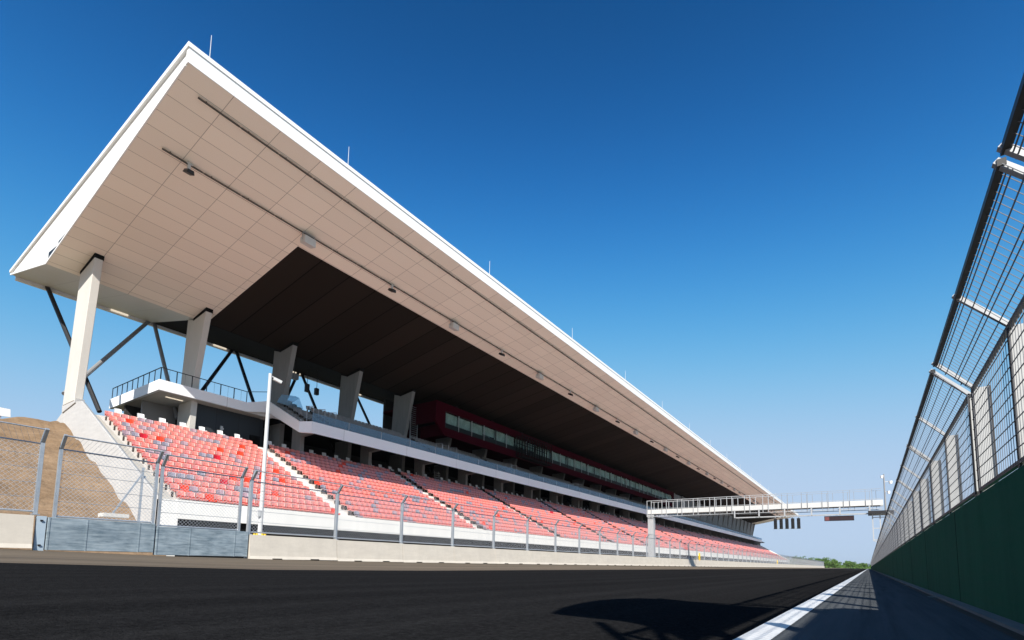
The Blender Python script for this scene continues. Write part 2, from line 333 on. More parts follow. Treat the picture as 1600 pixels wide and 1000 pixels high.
# light rails below the soffit
for d, y0 in ((28.15, 11.2), (32.45, 11.3)):
    b = MB(); y = y0
    while y < 272:
        L = 2.2
        b.box(-d-.04, -d+.04, y, y+L, sz(d)-.15, sz(d)-.08); b.box(-d-.02, -d+.02, y+L, y+L+.12, sz(d)-.14, sz(d)-.09, 1)
        b.box(-d-.015, -d+.015, y+.4, y+.44, sz(d)-.08, sz(d)-.001); y += L+.12
    b.build('light_rail', ['rail', 'black'], ST)
for y in [11.1, 19.8]+[35.26+15.9*i for i in range(16)]:
    b = MB(); b.tube((-26.95, y, 25.5), (-26.95, y, 26.95), .022, 6, 0, .014); b.build('lightning_rod', 'steelwhite', ST)
# rear strip lights
for i in range(27):
    y = 16.9+9.15*i; b = MB(); b.box(-56.715, -56.60, y, y+1.35, ZR-.22, ZR-.06); b.build('strip_light', 'striplight', ST)
# columns
def colprism(b, prof_f, prof_b, y0, y1):
    b.prism(prof_f+prof_b[::-1], y0, y1)
for k in range(NC):
    y1 = YF+P*k; y0 = y1-.5; b = MB()
    if k == 0: f = [(45.2, 10.7), (44.0, sz(44.0)-.28)]; r = [(47.5, 10.7), (46.7, sz(46.7)-.12)]
    else: f = [(46.6, 8.9), (46.4, 15.0), (45.15, sz(45.15)-.22)]; r = [(48.9, 8.9), (48.7, 15.0), (48.35, zr(48.35)-.02)]
    if k: b.prism([f[0], f[1], f[2], (47.3, sz(47.3)-.14), r[2], r[1], r[0]], y0, y1)
    else: colprism(b, f, r, y0, y1)
    o = b.build('column', 'shadeconc' if k > 1 else 'conc', ST, bevel=.03)  # farther columns get a darker concrete that carries their shade; sunlit ones stay pale
    b = MB(); dd = 44.0 if k == 0 else 45.15; d2 = 46.7 if k == 0 else 47.3
    b.prism([(dd-.05, sz(dd)-.3), (d2, sz(d2)-.2), (d2, sz(d2)+.0), (dd-.05, sz(dd)+.0)], y0-.03, y1+.03)
    o['_o'] = ST['_o']; b.build('black_joint', 'gap', o)
    if k >= 2:                                        # forward pier under the balcony
        b = MB(); b.prism([(43.1, 9.0), (43.1, 11.35), (41.2, 11.45), (41.1, 11.6), (44.5, 13.1), (44.5, 9.0)], y0+.05, y1-.02)
        b.build('pier', 'shadeconc', ST, bevel=.03)
# steel struts from the column foot to the rear roof edge
for k in range(12):
    y = YF+P*k-.25
    b = MB(); b.tube((-56.6, y+.2, ZR-.1), (-49.2, y-.1 if k else 14.6, 12.0 if k else 11.2), .17, 10)
    b.tube((-56.6, y+.2, ZR), (-56.2, y+.2, ZR-.6), .09, 8); b.build('steel_strut', 'black' if k != 1 else 'strut', ST)
    if k < 11:
        b = MB(); b.tube((-56.6, y+P-.3, ZR-.1), (-49.2, y+.2, 12.0), .17, 10); b.build('steel_strut', 'strut' if k == 0 else 'black', ST)
# seating terrace
NR = 15; D0 = 30.95; RP = .84; RR = .452; Z0 = 2.80
BLK = [(13.0, 23.5)]
y = 25.0
while y < 270: BLK.append((y, min(y+14.0, 274.))); y += 15.6
BLK = [q for q in BLK if q[1]-q[0] > 3]
b = MB()
poly = [(30.35, 2.04), (30.35, 3.06), (30.52, 3.06), (30.52, Z0)]
for r in range(NR):
    d = D0+RP*r-.35
    if r: poly += [(d, Z0+RR*r)]
    poly += [(d+RP, Z0+RR*r)]
zt = Z0+RR*NR
poly += [(poly[-1][0], zt+.02), (44.2, zt+.02), (44.2, zt-.6), (43.6, zt-.6), (33, 2.04)]
b.prism(poly, 12.75, 276)
b.build('terrace', 'concwhite', ST)
b = MB(); b.box(-53, -44.2, 17.8, 276, zt-.6, zt+.01); b.build('concourse_floor', 'cladshade', ST)  # floor coloured black to stand for the deep shade of the concourse
for (a0, a1), (c0, c1) in zip(BLK, BLK[1:]):
    b = MB()
    for r in range(1, NR):
        d = D0+RP*r-.35; b.box(-d, -d+.42, a1+.12, c0-.10, Z0+RR*(r-1)-.3, Z0+RR*r-.2175)
    b.build('aisle_stair', 'concwhite', ST)
b = MB(); b.box(-30.9, -30.36, 12.0, 12.85, -.4, 3.02); b.box(-30.75, -30.6, 12.85, 276, -.4, 2.05, 1)  # black strip below the parapet stands for the shade in its recess
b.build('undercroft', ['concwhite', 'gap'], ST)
b = MB(); b.prism([(30.55, -.4), (30.55, 2.93), (44.1, 10.52), (46.5, 10.8), (47.7, 10.3), (51.5, 8.8), (51.5, -.4)], 12.0, 12.12)
b.prism([(30.5, 2.94), (44.1, 10.56), (44.1, 10.60), (30.5, 2.98)], 12.07, 12.14, 1)
b.prism([(45.0, 10.86), (45.05, 10.55), (47.6, 10.2), (47.7, 10.75), (46.5, 10.88)], 11.93, 12.45)
b.build('end_wall', ['endwall', 'galv'], ST)
b = MB(); b.prism([(30.7, 2.0), (30.7, 2.95), (43.3, 9.60), (44.19, 9.60), (44.19, 2.0)], 12.125, 12.80); b.build('end_stringer', 'stringer', ST)
b = MB(); b.prism([(30.55, -.4), (30.55, 3.15), (43.9, 10.75), (46.5, 10.85), (51.5, 8.8), (51.5, -.4)], 277, 277.4); b.build('end_wall', 'concwhite', ST)
# lower concourse walls
b = MB(); b.box(-50.2, -50, 17.7, 20.3, 9.2, 13.1); b.build('rear_wall', 'greywall', ST)
b = MB(); b.box(-47.2, -46.95, 20.41, 26.6, 9.2, 13.5); b.build('side_wall', 'charcoal', ST)
b = MB(); b.box(-46.96, -46.90, 25.35, 26.35, 9.2, 11.4); dr = b.build('door', 'gap', ST)
dr['_o'] = ST['_o']; b = MB(); b.box(-46.9, -46.84, 25.45, 25.5, 10.2, 10.5); b.build('handle', 'galv', dr)
b = MB(); b.box(-46.94, -46.80, 22.65, 22.85, 11.15, 11.6); b.box(-46.80, -46.74, 22.6, 22.9, 11.28, 11.42); b.build('wall_lamp', 'steelwhite', ST)
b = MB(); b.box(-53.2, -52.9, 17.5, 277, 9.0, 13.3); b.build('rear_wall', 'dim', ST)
# balcony, near flat section
b = MB()
b.prism([(45.6, 13.1), (45.6, 13.95), (45.85, 13.95), (45.85, 13.1)], 17.15, 24.2)
b.prism([(45.86, 13.1), (45.86, 13.95), (55.6, 13.95), (55.6, 13.1)], 17.153, 17.39)
b.add([(-45.6, 24.2, 13.1), (-45.6, 26.2, 13.55), (-45.6, 26.2, 14.6), (-45.6, 24.2, 13.95), (-45.9, 24.2, 13.1), (-45.9, 26.2, 13.55), (-45.9, 26.2, 14.6), (-45.9, 24.2, 13.95)],
      [(0, 1, 2, 3), (7, 6, 5, 4), (0, 4, 5, 1), (3, 2, 6, 7)])
b.prism([(45.85, 13.12), (45.85, 13.7), (55.5, 13.7), (55.5, 13.12)], 17.4, 26.2, 1)
bal = b.build('balcony', ['balfascia', 'conc'], ST); bal['_o'] = ST['_o']
b = MB()
for (d, y) in ((47.2, 18.3), (50.3, 18.3)): b.box(-d-.06, -d+.06, y, y+1.3, 13.06, 13.115)
b.build('ceiling_light', 'striplight', bal)
b = MB()
pts = [(-55.4, 17.25), (-45.72, 17.25), (-45.72, 24.2)]
for (xa, ya), (xb, yb), n in ((pts[0], pts[1], 9), (pts[1], pts[2], 6)):
    for i in range(n+1):
        x = xa+(xb-xa)*i/n; yy = ya+(yb-ya)*i/n; b.bar((x, yy, 13.9), (x, yy, 14.95), .05, .05)
    b.bar((xa, ya, 14.95), (xb, yb, 14.95), .06, .05)
b.bar((-45.72, 24.2, 14.95), (-45.72, 26.2, 15.5), .06, .05)
for k in range(12): b.bar((-45.72, 17.3+.58*k, 14.05), (-45.72, 17.3+.58*k, 14.9), .012, .012)
b.build('railing', 'black', bal)
# balcony, long raked section
Y2 = 26.2; Y3 = 262.
b = MB(); F = [(40.0, 11.05), (40.0, 12.1), (40.28, 12.1), (40.28, 11.85), (45.9, 14.3), (45.9, 13.5)]
b.prism(F, Y2+.9, Y3)
# chamfered near corner and side stringer
c = [(-40.0, Y2+.9), (-40.55, Y2), (-45.6, Y2)]
zb = [11.05, 11.0, 13.55]; zt_ = [12.1, 11.95, 14.6]
for i in (0, 1):
    (xa, ya), (xb, yb) = c[i], c[i+1]; o = .25
    b.add([(xa, ya, zb[i]), (xb, yb, zb[i+1]), (xb, yb, zt_[i+1]), (xa, ya, zt_[i]), (xa-.05, ya+o, zb[i]), (xb-.05, yb+o, zb[i+1]), (xb-.05, yb+o, zt_[i+1]), (xa-.05, ya+o, zt_[i])],
          [(0, 1, 2, 3), (7, 6, 5, 4), (0, 4, 5, 1), (3, 2, 6, 7)])
b.add([(-40.0, Y2+.9, 11.06), (-40.55, Y2+.1, 11.01), (-45.6, Y2+.1, 13.56), (-45.6, Y2+.9, 13.56)], [(0, 1, 2, 3)])
b.prism([(45.6, 13.1), (45.6, 13.95), (45.9, 13.95), (45.9, 13.1)], Y3, 279.5)
b.prism([(45.6, 13.1), (45.6, 13.5), (53, 13.5), (53, 13.1)], 26.2, 279.5)
ub = b.build('upper_balcony', 'balfascia', ST); ub['_o'] = ST['_o']
b = MB(); b.prism([(40.3, 11.12), (45.9, 13.49), (45.9, 13.44), (40.3, 11.07)], Y2+1.2, Y3); b.box(-53, -45.62, 26.7, 279, 13.04, 13.095); b.build('shade_underside', 'cladshade', ub)  # black sheet under the pale tier: its shade put into the colour
b = MB()
for r in range(6): b.prism([(41.0+.85*r, 11.95+.43*r), (41.0+.85*r, 12.25+.46*r), (41.86+.85*r, 12.25+.46*r), (41.86+.85*r, 11.95+.46*r)], Y2+.6, Y3)
b.build('upper_steps', 'greywall', ub)
y = Y2+1.0; n = 0
while y < Y3-2:
    b = MB(); L = 3.9; b.box(-40.16, -40.13, y, y+L, 12.0, 12.92); b.box(-40.17, -40.12, y+L, y+L+.06, 12.0, 12.92, 1)
    b.build('glass_pane', ['balglass', 'galvlite'], ub); y += L+.1; n += 1
for yy in (27.4, 28.6, 29.8, 44.5, 45.6, 47.1, 58.8, 60.1, 79, 80.4, 100.2, 101.5):
    b = MB(); b.tube((-40.35, yy, 12.1), (-40.35, yy, 13.6), .03, 6); b.tube((-40.35, yy, 13.58), (-41.3, yy, 13.75), .03, 6); b.tube((-41.3, yy, 13.77), (-41.3, yy, 12.3), .03, 6)
    b.build('handrail', 'galvlite', ub)
b = MB(); b.add([(-44.9, 26.6, 14.5), (-44.9, 28.6, 14.5), (-44.5, 28.2, 15.45), (-44.7, 26.9, 15.3), (-43.2, 28.3, 13.9), (-43.2, 26.7, 13.9), (-43.1, 27.7, 14.9)], [(0, 1, 2, 3), (3, 2, 6), (2, 1, 4, 6), (3, 6, 5, 0)])
tag(b.build('plastic_sheet', 'film'), 'blue translucent plastic sheet draped at the near end of the upper tier', 'plastic sheet')
# upper tier rear wall, grey panel wall at the far end
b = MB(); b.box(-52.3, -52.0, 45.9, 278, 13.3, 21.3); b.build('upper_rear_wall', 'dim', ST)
b = MB(); b.prism([(46.6, 13.4), (45.7, 20.6), (45.9, 20.6), (46.8, 13.4)], 140.2, 277.4); b.build('panel_wall', 'panelgrey', ST)
# red press box
BX0, BX1 = 45.6, 139.6; b = MB()
poly = [(BX0, 19.5), (BX0-.1, 17.0), (BX0+1.8, 15.45), (BX1, 15.45), (BX1, 19.5)]
WY0, WY1 = 47.3, 138.3; WZ0, WZ1 = 16.45, 18.55; xf = -42.5
b.box(xf-.3, xf, WY0-.02, WY1+.02, WZ1, 19.5)
b.box(xf-.3, xf, WY0-.02, WY1+.02, 15.45, WZ0)
b.box(xf-.3, xf, WY1+.02, BX1, 15.45, 19.5)
v = [(xf, WY0-.02, 19.5), (xf, BX0, 19.5), (xf, BX0-.1, 17.0), (xf, BX0+1.6, 15.45), (xf, WY0-.02, 15.45)]
v += [(x-.3, yv, z) for x, yv, z in v]
b.add(v, [(0, 1, 2, 3, 4), (9, 8, 7, 6, 5)]+[(k, 5+k, 5+(k+1) % 5, (k+1) % 5) for k in range(5)])
b.box(-52, -46.0, BX0+1.6, BX1-.02, 16.75, 16.95); b.add([(xf-.29, BX0+1.6, 15.47), (xf-.29, BX1-.02, 15.47), (-46.0, BX1-.02, 16.76), (-46.0, BX0+1.6, 16.76), (xf-.29, BX0+1.6, 15.67), (xf-.29, BX1-.02, 15.67), (-46.0, BX1-.02, 16.95), (-46.0, BX0+1.6, 16.95)], [(0, 1, 2, 3), (7, 6, 5, 4), (0, 4, 5, 1), (1, 5, 6, 2), (2, 6, 7, 3), (3, 7, 4, 0)]); b.box(-52, xf-.3, BX0+.02, BX1-.02, 19.2, 19.48)
b.box(-46.5, xf-.3, BX0, BX0+.25, 16.9, 19.2); b.prism([(42.8, 17.0), (42.8, 15.5), (46.5, 15.5), (46.5, 17.0)], BX0+1.5, BX0+1.75)
b.box(-46, xf-.3, BX1-.3, BX1-.05, 15.75, 19.2)
box = b.build('press_box', 'red', ST); box['_o'] = ST['_o']
nw = 34; wstep = (WY1-WY0)/nw
for i in range(nw):
    y0 = WY0+wstep*i; y1 = y0+wstep; b = MB()
    zs = 17.06
    b.box(xf-.17, xf-.14, y0+.04, y1-.04, zs+.03, WZ1, 0)
    b.box(xf-.17, xf-.13, y0+.04, y1-.04, WZ0, zs, 1)
    b.box(xf-.19, xf-.08, y0, y0+.04+.10*(i % 4 == 0), WZ0, WZ1, 2 if i % 4 else 3)
    b.box(xf-.19, xf-.10, y0+.15, y1-.04, zs, zs+.03, 3)
    h = zs+.05+random.choice((0, 0, 0, .12, .3)); ya = y0+.10; yb = y1-.08-random.choice((0, 0, .3))
    b.box(xf-.42, xf-.38, ya, yb, h, WZ1-.02-random.random()*.12, 4)
    b.build('window', ['winglass', 'winlow', 'galvlite', 'black', 'blind'], box)
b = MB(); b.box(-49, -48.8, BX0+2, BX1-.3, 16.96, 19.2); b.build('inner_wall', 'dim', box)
# dark steel lattice in front of the press box
t = thing('scaffold_frame', 'dark steel lattice frame hung in front of the red press box', 'scaffold', (-41.8, 67, 15.4))
b = MB()
for i in range(13):
    y = 62.8+.72*i; b.bar((-42.2, y, 15.6), (-42.2, y, 18.75), .11, .11); b.bar((-41.3, y, 15.6), (-41.3, y, 18.75), .10, .10)
b.build('upright', 'gap', t, norm=False)
b = MB()
for z in (15.6, 16.5, 17.6, 18.7):
    for x in (-42.2, -41.3): b.bar((x, 62.8, z), (x, 71.5, z), .08, .08)
b.box(-42.3, -41.2, 62.8, 71.5, 15.5, 15.58); b.build('crossbar', 'gap', t, norm=False)
t = thing('cage_ladder', 'dark steel stair tower with many rungs beside the last open column', 'ladder', (-46.5, 45.2, 13.9))
b = MB()
for y in (44.7, 45.9): b.bar((-45.9, y, 13.9), (-45.9, y, 19.3), .07, .07)
b.build('rail', 'galv', t)
b = MB()
for i in range(20): b.bar((-45.9, 44.7, 14.1+.26*i), (-45.9, 45.9, 14.1+.26*i), .05, .04)
b.build('rung', 'strut', t)
t = thing('stepladder', 'pale aluminium stepladder standing on the dark lower concourse', 'stepladder', (-44.3, 48.0, 9.4))
b = MB()
for y in (47.6, 48.4): b.bar((-44.1, y, 9.35), (-44.4, y+.0, 11.25), .07, .05)
b.build('frame', 'galvlite', t)
b = MB()
for i in range(6): b.box(-44.35, -44.15, 47.6, 48.4, 9.6+.27*i, 9.65+.27*i)
b.build('tread', 'galvlite', t)

# ------------------------------------------------------------------ seats
def seat_mesh(name, mats, fine):
    """moulded shell facing +X: pan, curved back, dark bracket underneath"""
    prof = [(.20, .355), (.235, .40), (.20, .435), (.02, .415), (-.15, .425), (-.20, .49), (-.225, .57), (-.27, .80), (-.285, .83)] if fine else [(.22, .37), (.21, .435), (-.15, .42), (-.225, .58), (-.275, .83)]
    ys = [-.222, -.168, 0, .168, .222] if fine else [-.222, 0, .222]
    b = MB(); n = len(prof); k = len(ys); v = []
    for off in (0, 1):
        for i, (x, z) in enumerate(prof):
            for y in ys:
                e = abs(y)/.225; back = i >= n//2+1
                dx = .05*e*e if back else 0; dzz = .03*e*e if (not back and 0 < i) else 0
                if i == n-1: dzz = -.05*e**4
                v.append((x+dx-(.03*off if back else 0), y, z+dzz-(0 if back else .03*off)))
    f = []
    for i in range(n-1):
        for j in range(k-1):
            a = i*k+j; f.append((a, a+1, a+k+1, a+k)); a += n*k; f.append((a+k, a+k+1, a+1, a))
    for i in range(n-1):
        for j in (0, k-1): a = i*k+j; f.append((a, a+k, a+k+n*k, a+n*k))
    for j in range(k-1):
        for i in (0, n-1): a = i*k+j; f.append((a, a+1, a+1+n*k, a+n*k))
    m_ = []
    for i in range(n-1):
        for j in range(k-1):
            e_ = j in (0, k-2) and fine and i > 5
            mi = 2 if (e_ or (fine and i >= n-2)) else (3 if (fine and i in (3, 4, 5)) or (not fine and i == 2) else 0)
            m_ += [mi, 0]
    b.add(v, f); b.m = m_+[2]*(len(f)-len(m_))
    b.box(-.14, .06, -.19, -.14, .04, .36, 1); b.box(-.14, .06, .14, .19, .04, .36, 1)
    return b
SEATG = 'seats of the nearest seating blocks'
kinds = ['pink', 'pinkb', 'mauve', 'slate', 'scarlet', 'crimson']
LAB = {'pink': 'pale salmon film-wrapped seat', 'pinkb': 'dull rose film-wrapped seat', 'mauve': 'mauve film-wrapped seat', 'slate': 'slate grey film-wrapped seat', 'scarlet': 'bare bright scarlet seat', 'crimson': 'bare deep crimson seat'}
protos = {}
EDGE = {'pink': 'filmedge', 'pinkb': 'filmedge', 'mauve': 'filmgrey', 'slate': 'filmgrey', 'scarlet': 'scarlet', 'crimson': 'crimson'}
SHADE = {'pink': 'shadered', 'pinkb': 'shadered', 'mauve': 'shadegrey', 'slate': 'shadegrey', 'scarlet': 'scarlet', 'crimson': 'crimson'}
fb = seat_mesh('seat', None, True)
for k in kinds:
    o = fb.build('stadium_seat', [k, 'bracket', EDGE[k], SHADE[k]]); protos[k] = [o, False]
# the odd seats one can pick out in block one: (row from the bottom, seat from the left) -> kind
special = {(10, 4): 'scarlet', (10, 2): 'crimson', (1, 1): 'scarlet', (0, 3): 'scarlet', (12, 17): 'scarlet', (10, 15): 'scarlet', (10, 12): 'scarlet', (4, 9): 'scarlet', (4, 11): 'scarlet', (5, 14): 'scarlet', (6, 15): 'scarlet', (3, 1): 'slate', (3, 2): 'slate', (3, 3): 'slate', (9, 3): 'slate', (9, 4): 'slate', (8, 8): 'slate', (8, 9): 'slate', (8, 10): 'crimson', (2, 8): 'slate', (2, 9): 'slate', (12, 3): 'mauve', (12, 4): 'mauve', (11, 1): 'mauve', (7, 1): 'mauve', (7, 2): 'mauve', (7, 3): 'mauve', (0, 20): 'scarlet'}
def pick(r, y):
    q = random.random()*.94
    g = math.sin(r*1.7+y*.31)+math.sin(y*.83-r*.6)
    if g > 1.35 and q < .4: return 'slate' if q < .2 else 'mauve'
    if q < .085: return 'mauve'
    if q < .095: return 'slate'
    if q < .107: return 'scarlet'
    if q < .112: return 'crimson'
    return 'pink' if q < .55 else 'pinkb'
cand = []
for bi, (ya, yb) in enumerate(BLK):
    n = int((yb-ya)/.5+.01)
    for r in range(NR):
        for i in range(n):
            y = ya+.25+.5*i; d = D0+RP*r; k = special.get((r, i)) if bi == 0 else None
            cand.append((bi, r, i, y, d, Z0+RR*r, k or pick(r, y)))
ind = [c for c in cand if c[0] == 0][:15*20]
ind = sorted([c for c in cand if c[0] == 0], key=lambda c: (c[4]**2+c[3]**2))[:300]
inds = set((c[0], c[1], c[2]) for c in ind)
for (bi, r, i, y, d, z, k) in ind:
    pr = protos[k]
    o = pr[0] if not pr[1] else pr[0].copy()
    if pr[1]: COL.objects.link(o)
    pr[1] = True; o.location = (-d, y, z)
    rn = 'bottom row' if r == 0 else ('top row' if r == NR-1 else '%s row up' % ORD[r])
    tag(o, '%s, %s of the nearest block, %s from its left end' % (LAB[k], rn, ORD[i]), 'seat', SEATG)
lo = seat_mesh('seat', None, False); import array
b = MB()
for (bi, r, i, y, d, z, k) in cand:
    if (bi, r, i) in inds: continue
    n0 = len(b.v); ki = kinds.index(k); gy_ = k in ('mauve', 'slate'); br_ = k in ('scarlet', 'crimson')
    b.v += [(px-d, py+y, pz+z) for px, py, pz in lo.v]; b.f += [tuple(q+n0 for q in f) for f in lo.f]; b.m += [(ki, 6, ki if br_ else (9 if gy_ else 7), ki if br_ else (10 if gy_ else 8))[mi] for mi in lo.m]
tag(b.build('stadium_seats', kinds+['bracket', 'filmedge', 'shadered', 'filmgrey', 'shadegrey'], norm=False, smooth=False), 'rows of film-wrapped red seats filling the blocks beyond the first aisle', 'seats', None, 'stuff')
b = MB()
for r in range(6):
    y = Y2+1.4
    while y < Y3-1:
        n0 = len(b.v)
        if int(y/.5) % 29 > 2: b.v += [(px-41.55-.85*r, py+y, pz+12.25+.46*r) for px, py, pz in lo.v]; b.f += [tuple(q+n0 for q in f) for f in lo.f]; b.m += lo.m
        y += .5
tag(b.build('upper_tier_seats', ['greyseat', 'bracket', 'greyseat', 'greyseat'], norm=False), 'dark grey seats in rows behind the blue glass balustrade', 'seats', None, 'stuff')
wb = MB()
wb.v = list(fb.v); wb.f = list(fb.f); wb.m = list(fb.m)
ws = wb.build('companion_seat', ['whiteseat', 'bracket', 'whiteseat', 'whiteseat']); n = 0; y = 14.1; first = True
while y < 272 and n < 150:
    o = ws if first else ws.copy()
    if not first: COL.objects.link(o)
    first = False; o.location = (-43.75, y, zt+.10)
    near = n < 6
    tag(o, ('white plastic seat behind the top row of the nearest block, %s from its left end' % ORD[n]) if near else 'white plastic seat standing behind the top row of the farther blocks', 'seat', 'white seats behind the top row')
    n += 1; y += 1.43 if (n % 7) else 2.9

# ------------------------------------------------------------------ units under the roof
def speaker():
    t = thing('loudspeaker', 'x', 'loudspeaker', (0, 0, 0), 'white speaker boxes under the roof edge')
    b = MB(); b.add([(-.30, -.45, -.75), (.32, -.45, -.90), (.32, .45, -.90), (-.30, .45, -.75), (-.30, -.45, -.35), (.32, -.45, -.30), (.32, .45, -.30), (-.30, .45, -.35)],
                    [(0, 3, 2, 1), (4, 5, 6, 7), (0, 1, 5, 4), (1, 2, 6, 5), (2, 3, 7, 6), (3, 0, 4, 7)])
    b.build('cabinet', 'steelwhite', t, bevel=.03)
    b = MB(); b.box(-.05, .05, -.48, -.44, -.6, -.02); b.box(-.05, .05, .44, .48, -.6, -.02); b.box(-.12, .12, -.48, .48, -.06, 0); b.build('bracket', 'galvlite', t)
    return t
def flood():
    t = thing('floodlight', 'x', 'floodlight', (0, 0, 0), 'dark floodlights under the roof edge')
    b = MB()
    for y in (0,):
        b.add([(-.30, y-.22, -.50), (.30, y-.22, -.78), (.30, y+.22, -.78), (-.30, y+.22, -.50), (-.22, y-.16, -.30), (.36, y-.16, -.56), (.36, y+.16, -.56), (-.22, y+.16, -.30)],
              [(0, 3, 2, 1), (4, 5, 6, 7), (0, 1, 5, 4), (1, 2, 6, 5), (2, 3, 7, 6), (3, 0, 4, 7)])
    b.build('lamp_head', 'black', t, bevel=.02)
    b = MB(); b.box(-.06, .06, -.08, .08, -.48, 0); b.box(-.1, .1, -.16, .16, -.08, 0); b.build('bracket', 'steelwhite', t)
    return t
sp = speaker(); fl = flood(); us = [False, False]
for k in range(33):
    y = 12.75+P*k; z = sz(32.45)-.05; w_ = k % 2; pr = (fl, sp)[w_]
    o = dup(pr, (-32.45, y, z)) if us[w_] else pr
    us[w_] = True; o.location = (-32.45, y, z); kk = k//2
    nm = ('dark floodlight', 'white speaker box')[w_]
    o['label'] = ('%s on the inner rail under the roof, %s from the near end' % (nm, ORD[kk])) if kk < 6 else '%s far along the inner rail under the roof' % nm
for (y, zt2, zb2, lab) in ((33.0, 19.1, 18.2, 'nearer of two black loudspeakers hanging from rods against the sky'), (34.2, 18.95, 18.2, 'farther of two black loudspeakers hanging from rods against the sky')):
    t = thing('hanging_speaker', lab, 'loudspeaker', (-50, y, zb2), 'black speakers hanging under the rear roof')
    b = MB(); b.box(-50.18, -49.82, y-.22, y+.22, zb2, zt2); b.build('cabinet', 'black', t, bevel=.03)
    b = MB(); b.tube((-50, y, zt2), (-50, y, 21.2), .03, 6); b.build('rod', 'black', t)
t = thing('projector', 'small grey box lamp fixed beside the third column under the roof', 'lamp', (-50, 31.45, 19.1))
b = MB(); b.box(-50.25, -49.75, 31.1, 31.8, 19.15, 19.75); b.build('housing', 'strut', t, bevel=.03)
b = MB(); b.tube((-50, 31.4, 19.7), (-50, 31.4, 21.2), .05, 6); b.build('arm', 'black', t)

# ------------------------------------------------------------------ left barrier, fence, gate
BH = .93
def barrier_mesh():
    b = MB(); b.prism([(19.30, 0), (19.36, .12), (19.44, BH), (19.66, BH), (19.74, .12), (19.80, 0)], 0.006, 3.945)
    b.box(-19.33, -19.29, .9, 1.3, 0, .035, 1); b.box(-19.33, -19.29, 2.6, 3.0, 0, .035, 1)
    return b
bm0 = barrier_mesh()
BG = 'concrete barrier blocks along the left of the track'
def bay():
    b = MB()                                          # one chain-link bay 4 m long, post at y = 0
    return b
FP = (-19.55)
def fence_parts(t, L, hb, full=True):
    """posts and wire of one fence bay in world coordinates relative to (0,0,0): foot height hb"""
    b = MB(); y = 0
    b.box(FP-.05, FP+.05, -.045, .045, hb, hb+2.12); b.box(FP-.075, FP+.0, -.06, -.045, hb, hb+2.1)
    b.bar((FP, 0, hb+2.1), (FP+.30, 0, hb+2.46), .09, .09)
    b.box(FP-.09, FP+.09, -.09, .09, hb-.0, hb+.03)
    b.build('post', 'galv', t)
    b = MB()
    b.tube((FP+.28, 0, hb+2.44), (FP+.28, L, hb+2.44), .022, 6); b.tube((FP, 0, hb+2.06), (FP, L, hb+2.06), .022, 6); b.tube((FP, 0, hb+.10), (FP, L, hb+.10), .03, 6)
    for z in (.5, .92, 1.34, 1.72): b.tube((FP, 0, hb+z), (FP, L, hb+z), .008, 4)
    b.build('rail', 'galv', t, norm=False)
    b = MB(); H0, H1 = hb+.10, hb+2.06; h = H1-H0; s = .13
    k = -h
    while k < L:
        for sgn in (1, -1):
            a0, z0, a1, z1 = k, 0, k+h, h
            if a0 < 0: z0 = -a0; a0 = 0
            if a1 > L: z1 = h-(a1-L); a1 = L
            if z1 > z0:
                if sgn > 0: b.bar((FP, a0, H0+z0), (FP, a1, H0+z1), .0055, .0055)
                else: b.bar((FP+.008, a0, H1-z0), (FP+.008, a1, H1-z1), .0055, .0055)
        k += s
    for i in range(int(L/s)):
        b.bar((FP, i*s, H1), (FP+.28, i*s+.2, hb+2.44), .004, .004)
    b.build('chain_link', 'wire', t, norm=False)
FG = 'chain-link fence bays on the left barrier'
# regular stretch from Y = 10.78
yb = [10.78+3.965*i for i in range(79)]
bar0 = None; bay0 = None
for i, y in enumerate(yb):
    z = interp(y+2, base_z)
    if bar0 is None: bar0 = bm0.build('concrete_barrier', ['barrier', 'gap'], bevel=0.0); o = bar0
    else: o = bar0.copy(); COL.objects.link(o)
    o.location = (0, y, z)
    tag(o, ('cream concrete barrier block, %s along from the blue grey gate' % ORD[i]) if i < 10 else 'cream concrete barrier block in the far run towards the vanishing point', 'barrier', BG)
    if bay0 is None:
        bay0 = thing('fence_bay', 'x', 'fence', (0, 0, 0), FG); fence_parts(bay0, 3.965, BH, True); f_ = bay0
    else: f_ = dup(bay0)
    f_.location = (0, y, z)
    f_['label'] = ('chain-link fence bay with cranked post, %s along from the gate' % ORD[i]) if i < 10 else 'chain-link fence bay with cranked post in the far run'
# near stretch left of the gate
z = interp(2.5, base_z)
o = bar0.copy(); COL.objects.link(o); o.location = (0, .57, z+.02); tag(o, 'cream concrete barrier block left of the blue grey gate', 'barrier', BG)
o = bar0.copy(); COL.objects.link(o); o.location = (0, -3.43, z+.03); tag(o, 'cream concrete barrier block at the far left edge of the view', 'barrier', BG)
t = thing('fence_bay', 'chain-link fence bay left of the gate, in front of the soil bank', 'fence', (0, 4.55, z+.04), FG)
def mirrored_bay(t, y0, L, z):
    tmp = thing('tmp', None, None, (0, 0, 0)); fence_parts(tmp, L, BH)
    for ch in list(tmp.children):
        ch.parent = t; me = ch.data.copy(); ch.data = me
        for v_ in me.vertices: v_.co.y = -v_.co.y
        me.flip_normals()
    bpy.data.objects.remove(tmp)
mirrored_bay(t, 4.55, 4.0, z)
